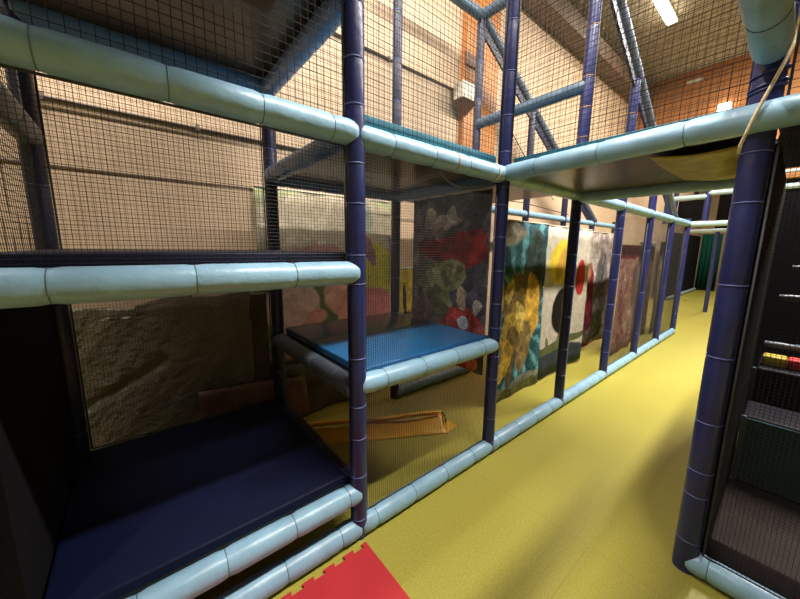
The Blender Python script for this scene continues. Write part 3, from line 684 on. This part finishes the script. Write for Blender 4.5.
# cream rope round the right post
P_ = [(1.190, 1.10, 2.440), (1.225, 1.10, 2.425), (1.252, 1.09, 2.385), (1.256, 1.085, 2.345), (1.247, 1.08, 2.300), (1.222, 1.08, 2.222), (1.198, 1.08, 2.150), (1.183, 1.08, 2.098), (1.172, 1.085, 2.055), (1.160, 1.11, 2.025), (1.155, 1.14, 2.0)]
m = MB(); m.path(P_, .006, 8); o = m.build('rope', 'rope', None, (1.2, 1.1, 2.1)); tag(o, 'cream rope looped over the thick rail and down the right post', 'rope')
for z, rr, t in ((2.24, .0515, .010), (2.255, .053, .008), (2.30, .053, .012)):
    m = MB(); pts = []
    for k in range(25):
        a = 2*math.pi*k/24; pts.append((1.2+rr*math.cos(a), S+rr*math.sin(a), z+.012*math.sin(a+1)))
    m.path(pts, .0045, 6); tag(m.build('lashing', 'navy', None, (1.2, S, z)), 'dark blue cord lashed round the roped post below the thick rail', 'cord', 'lashings round the roped post')

# ------------------------------------------------------------------ far end
far_posts = [(-.6, 8.4, 3.4, 'far navy post left of the walkway end, behind the banner row'), (-.6, 9.1, 3.0, 'thin far navy post before the glimpse of warm wall'),
             (0.05, 8.4, 3.6, 'far thick navy post crossing the pale rails beyond the bridge'), (.65, 8.4, 3.3, 'far navy post right of centre beyond the bridge'),
             (.0, 10.8, 2.15, 'single slim navy post standing in the far yellow walkway'), (.75, 10.8, 3.0, 'distant navy post near the right side of the walkway'), (-.35, 9.7, 3.2, 'thin far navy post, second from the left beyond the bridge')]
for x, y, h, l in far_posts: post(x, y, h, l, [], group='far navy posts', z0=0 if y > 10 else 2.2)
far_rails = [((-.6, 8.4, 2.72), (.05, 8.4, 2.72), 'far pale rail, left half of the second level'), ((.05, 8.4, 2.78), (1.3, 8.4, 2.78), 'far pale rail, right half of the second level'),
             ((.05, 8.4, 3.36), (1.3, 8.4, 3.36), 'far pale rail at the top below the bridge'), ((-.6, 8.4, 3.1), (.05, 8.4, 3.1), 'far short pale rail on the upper left'),
             ((0, 7.3, 2.10), (1.3, 8.38, 2.16), 'far pale rail sagging across the walkway'), ((-.6, 10.8, 2.12), (1.2, 10.8, 2.16), 'far pale rail over the single walkway post'),
             ((.3, 10.8, 2.62), (1.2, 10.8, 2.62), 'distant pale rail high on the right'), ((.05, 8.45, 3.05), (1.3, 8.45, 3.05), 'far thin pale rail between the two right hand levels'), ((-1.16, 12.6, .06), (-1.16, 17.1, .06), 'pale floor rail at the foot of the far black panel')]
for a, c, l in far_rails: rail(a, c, l, mat='far_rail', bands=False, r=.03 if 'thin' in l or 'distant' in l else .05, group='far pale rails')
m = MB(); m.box((-1.30, 12.6, 0), (-1.22, 17.2, 2.2)); tag(m.build('wall_pad', 'black', None, (-1.1, 15, 0)), 'far black panel on the left of the walkway end', 'panel')
def gc(u, v): return (-1.20+.62*u, 17.3+.05*math.sin(30*u), 2.3*v), (0, 1, 0)
m = MB(); m.sheet(gc, 40, 2, .01); tag(m.build('curtain', 'green', None, (-.9, 17.3, 0)), 'dark green curtain at the far end of the walkway', 'curtain')
m = MB(); m.box((-.50, 17.5, 0.0), (2.0, 17.7, 2.1), .05); tag(m.build('wall_pad', vinyl('dull_purple_pad', (.10, .06, .07)), None, (1, 17.6, 0)), 'dull purple panel at the far end right of the green curtain', 'panel')
m = MB(); m.box((-.45, 16.6, 0), (-.2, 16.8, .35), .05); tag(m.build('foam_block', 'white', None, (.1, 17, 0)), 'tiny pale block on the floor at the far end', 'block')
m = MB(); m.lathe((-.75, 13, .0), (-.75, 13, .08), [(0, .01), (.01, .035), (.04, .045), (.07, .035), (.08, .01)], 12); tag(m.build('play_ball', 'yellow', None, (-.75, 13, 0)), 'small yellow ball on the far floor', 'ball')

for x0, x1, y, z0, z1, l in ((-.12, .45, 11.2, 2.2, 3.15, 'dark panel high behind the far rails, left one'), (.6, 1.3, 11.2, 2.25, 3.6, 'dark panel high behind the far rails, right one'), (-.55, .0, 9.15, 2.3, 2.75, 'small dark panel behind the left far rail')):
    m = MB(); m.box((x0, y, z0), (x1, y+.05, z1)); tag(m.build('wall_pad', 'black', None, ((x0+x1)/2, y, z0)), l, 'panel')
# ------------------------------------------------------------------ lamps
def lamp_fixture(x, y, z, ln, label, group):
    o = thing('ceiling_lamp', label, 'lamp', (x, y+ln/2, z), group)
    m = MB(); m.box((x-.06, y, z+.03), (x+.06, y+ln, CEIL)); m.build('housing', 'white', o, o.location)
    m = MB(); m.box((x-.075, y+.02, z-.02), (x+.075, y+ln-.02, z+.028), .02); m.build('diffuser', 'lamp', o, o.location)
    return o
lamp_fixture(-.52, 5.20, 5.50, 1.55, 'warm white twin tube lamp on the ceiling above the sloping tube', 'ceiling lamps')
o = thing('spot_lamp', 'small bright lamp on the orange wall above the bridge', 'lamp', (-.03, 9.2, 4.66))
m = MB(); m.box((-.12, 9.17, 4.60), (.06, 9.249, 4.72), .02); m.build('lens', emit_mat('spot_glow', (1, .9, .7), 30), o, o.location)
m = MB(); m.box((-.14, 9.225, 4.58), (.08, 9.2495, 4.74)); m.build('backplate', 'white', o, o.location)
m = MB(); m.box((-.72, 9.22, 5.33), (-.45, 9.249, 5.41)); tag(m.build('wall_plate', 'white', None, (-.58, 9.24, 5.33)), 'small white plate high on the orange wall', 'plate')

def area(name, loc, sx, sy, power, col=(1, .80, .55), rot=(0, 0, 0)):
    l = bpy.data.lights.new(name, 'AREA'); l.shape = 'RECTANGLE'; l.size = sx; l.size_y = sy; l.energy = power; l.color = col
    o = bpy.data.objects.new(name, l); COL.objects.link(o); o.location = loc; o.rotation_euler = rot
    return o
LC = (1, .92, .79)
area('lamp_row_right', (1.80, 3.6, 5.5), .19, 7.4, 1180, LC)
area('lamp_row_wall', (-.45, -1.0, 5.5), .12, 5.2, 345, LC)
area('lamp_visible', (-.56, 6.0, 5.50), .12, 1.5, 60, LC)
area('lamp_far', (.4, 12.5, 5.4), .3, 6, 340, LC)

w = bpy.data.worlds.new('hall_air'); scene.world = w; w.use_nodes = True
w.node_tree.nodes['Background'].inputs[0].default_value = (1, .85, .7, 1); w.node_tree.nodes['Background'].inputs[1].default_value = .0

# ------------------------------------------------------------------ camera
cam = bpy.data.cameras.new('camera'); co = bpy.data.objects.new('camera', cam); COL.objects.link(co)
r = V((0.63227084, 0.77467503, 0.01059163)); u = V((-0.12858428, 0.09144627, 0.98747337)); f = V((-0.7640024, 0.62571254, -0.15742984))
mt = Matrix((r, u, -f)).transposed().to_4x4(); mt.translation = V((1.36265725, -0.83581404, 1.595))
co.matrix_world = mt
cam.sensor_width = 36; cam.lens = 321.11/800*36; cam.clip_start = .02; cam.clip_end = 100
scene.camera = co

scene.view_settings.view_transform = 'Standard'; scene.view_settings.look = 'None'
scene.view_settings.exposure = 0; scene.view_settings.gamma = 1; scene.view_settings.use_curve_mapping = False
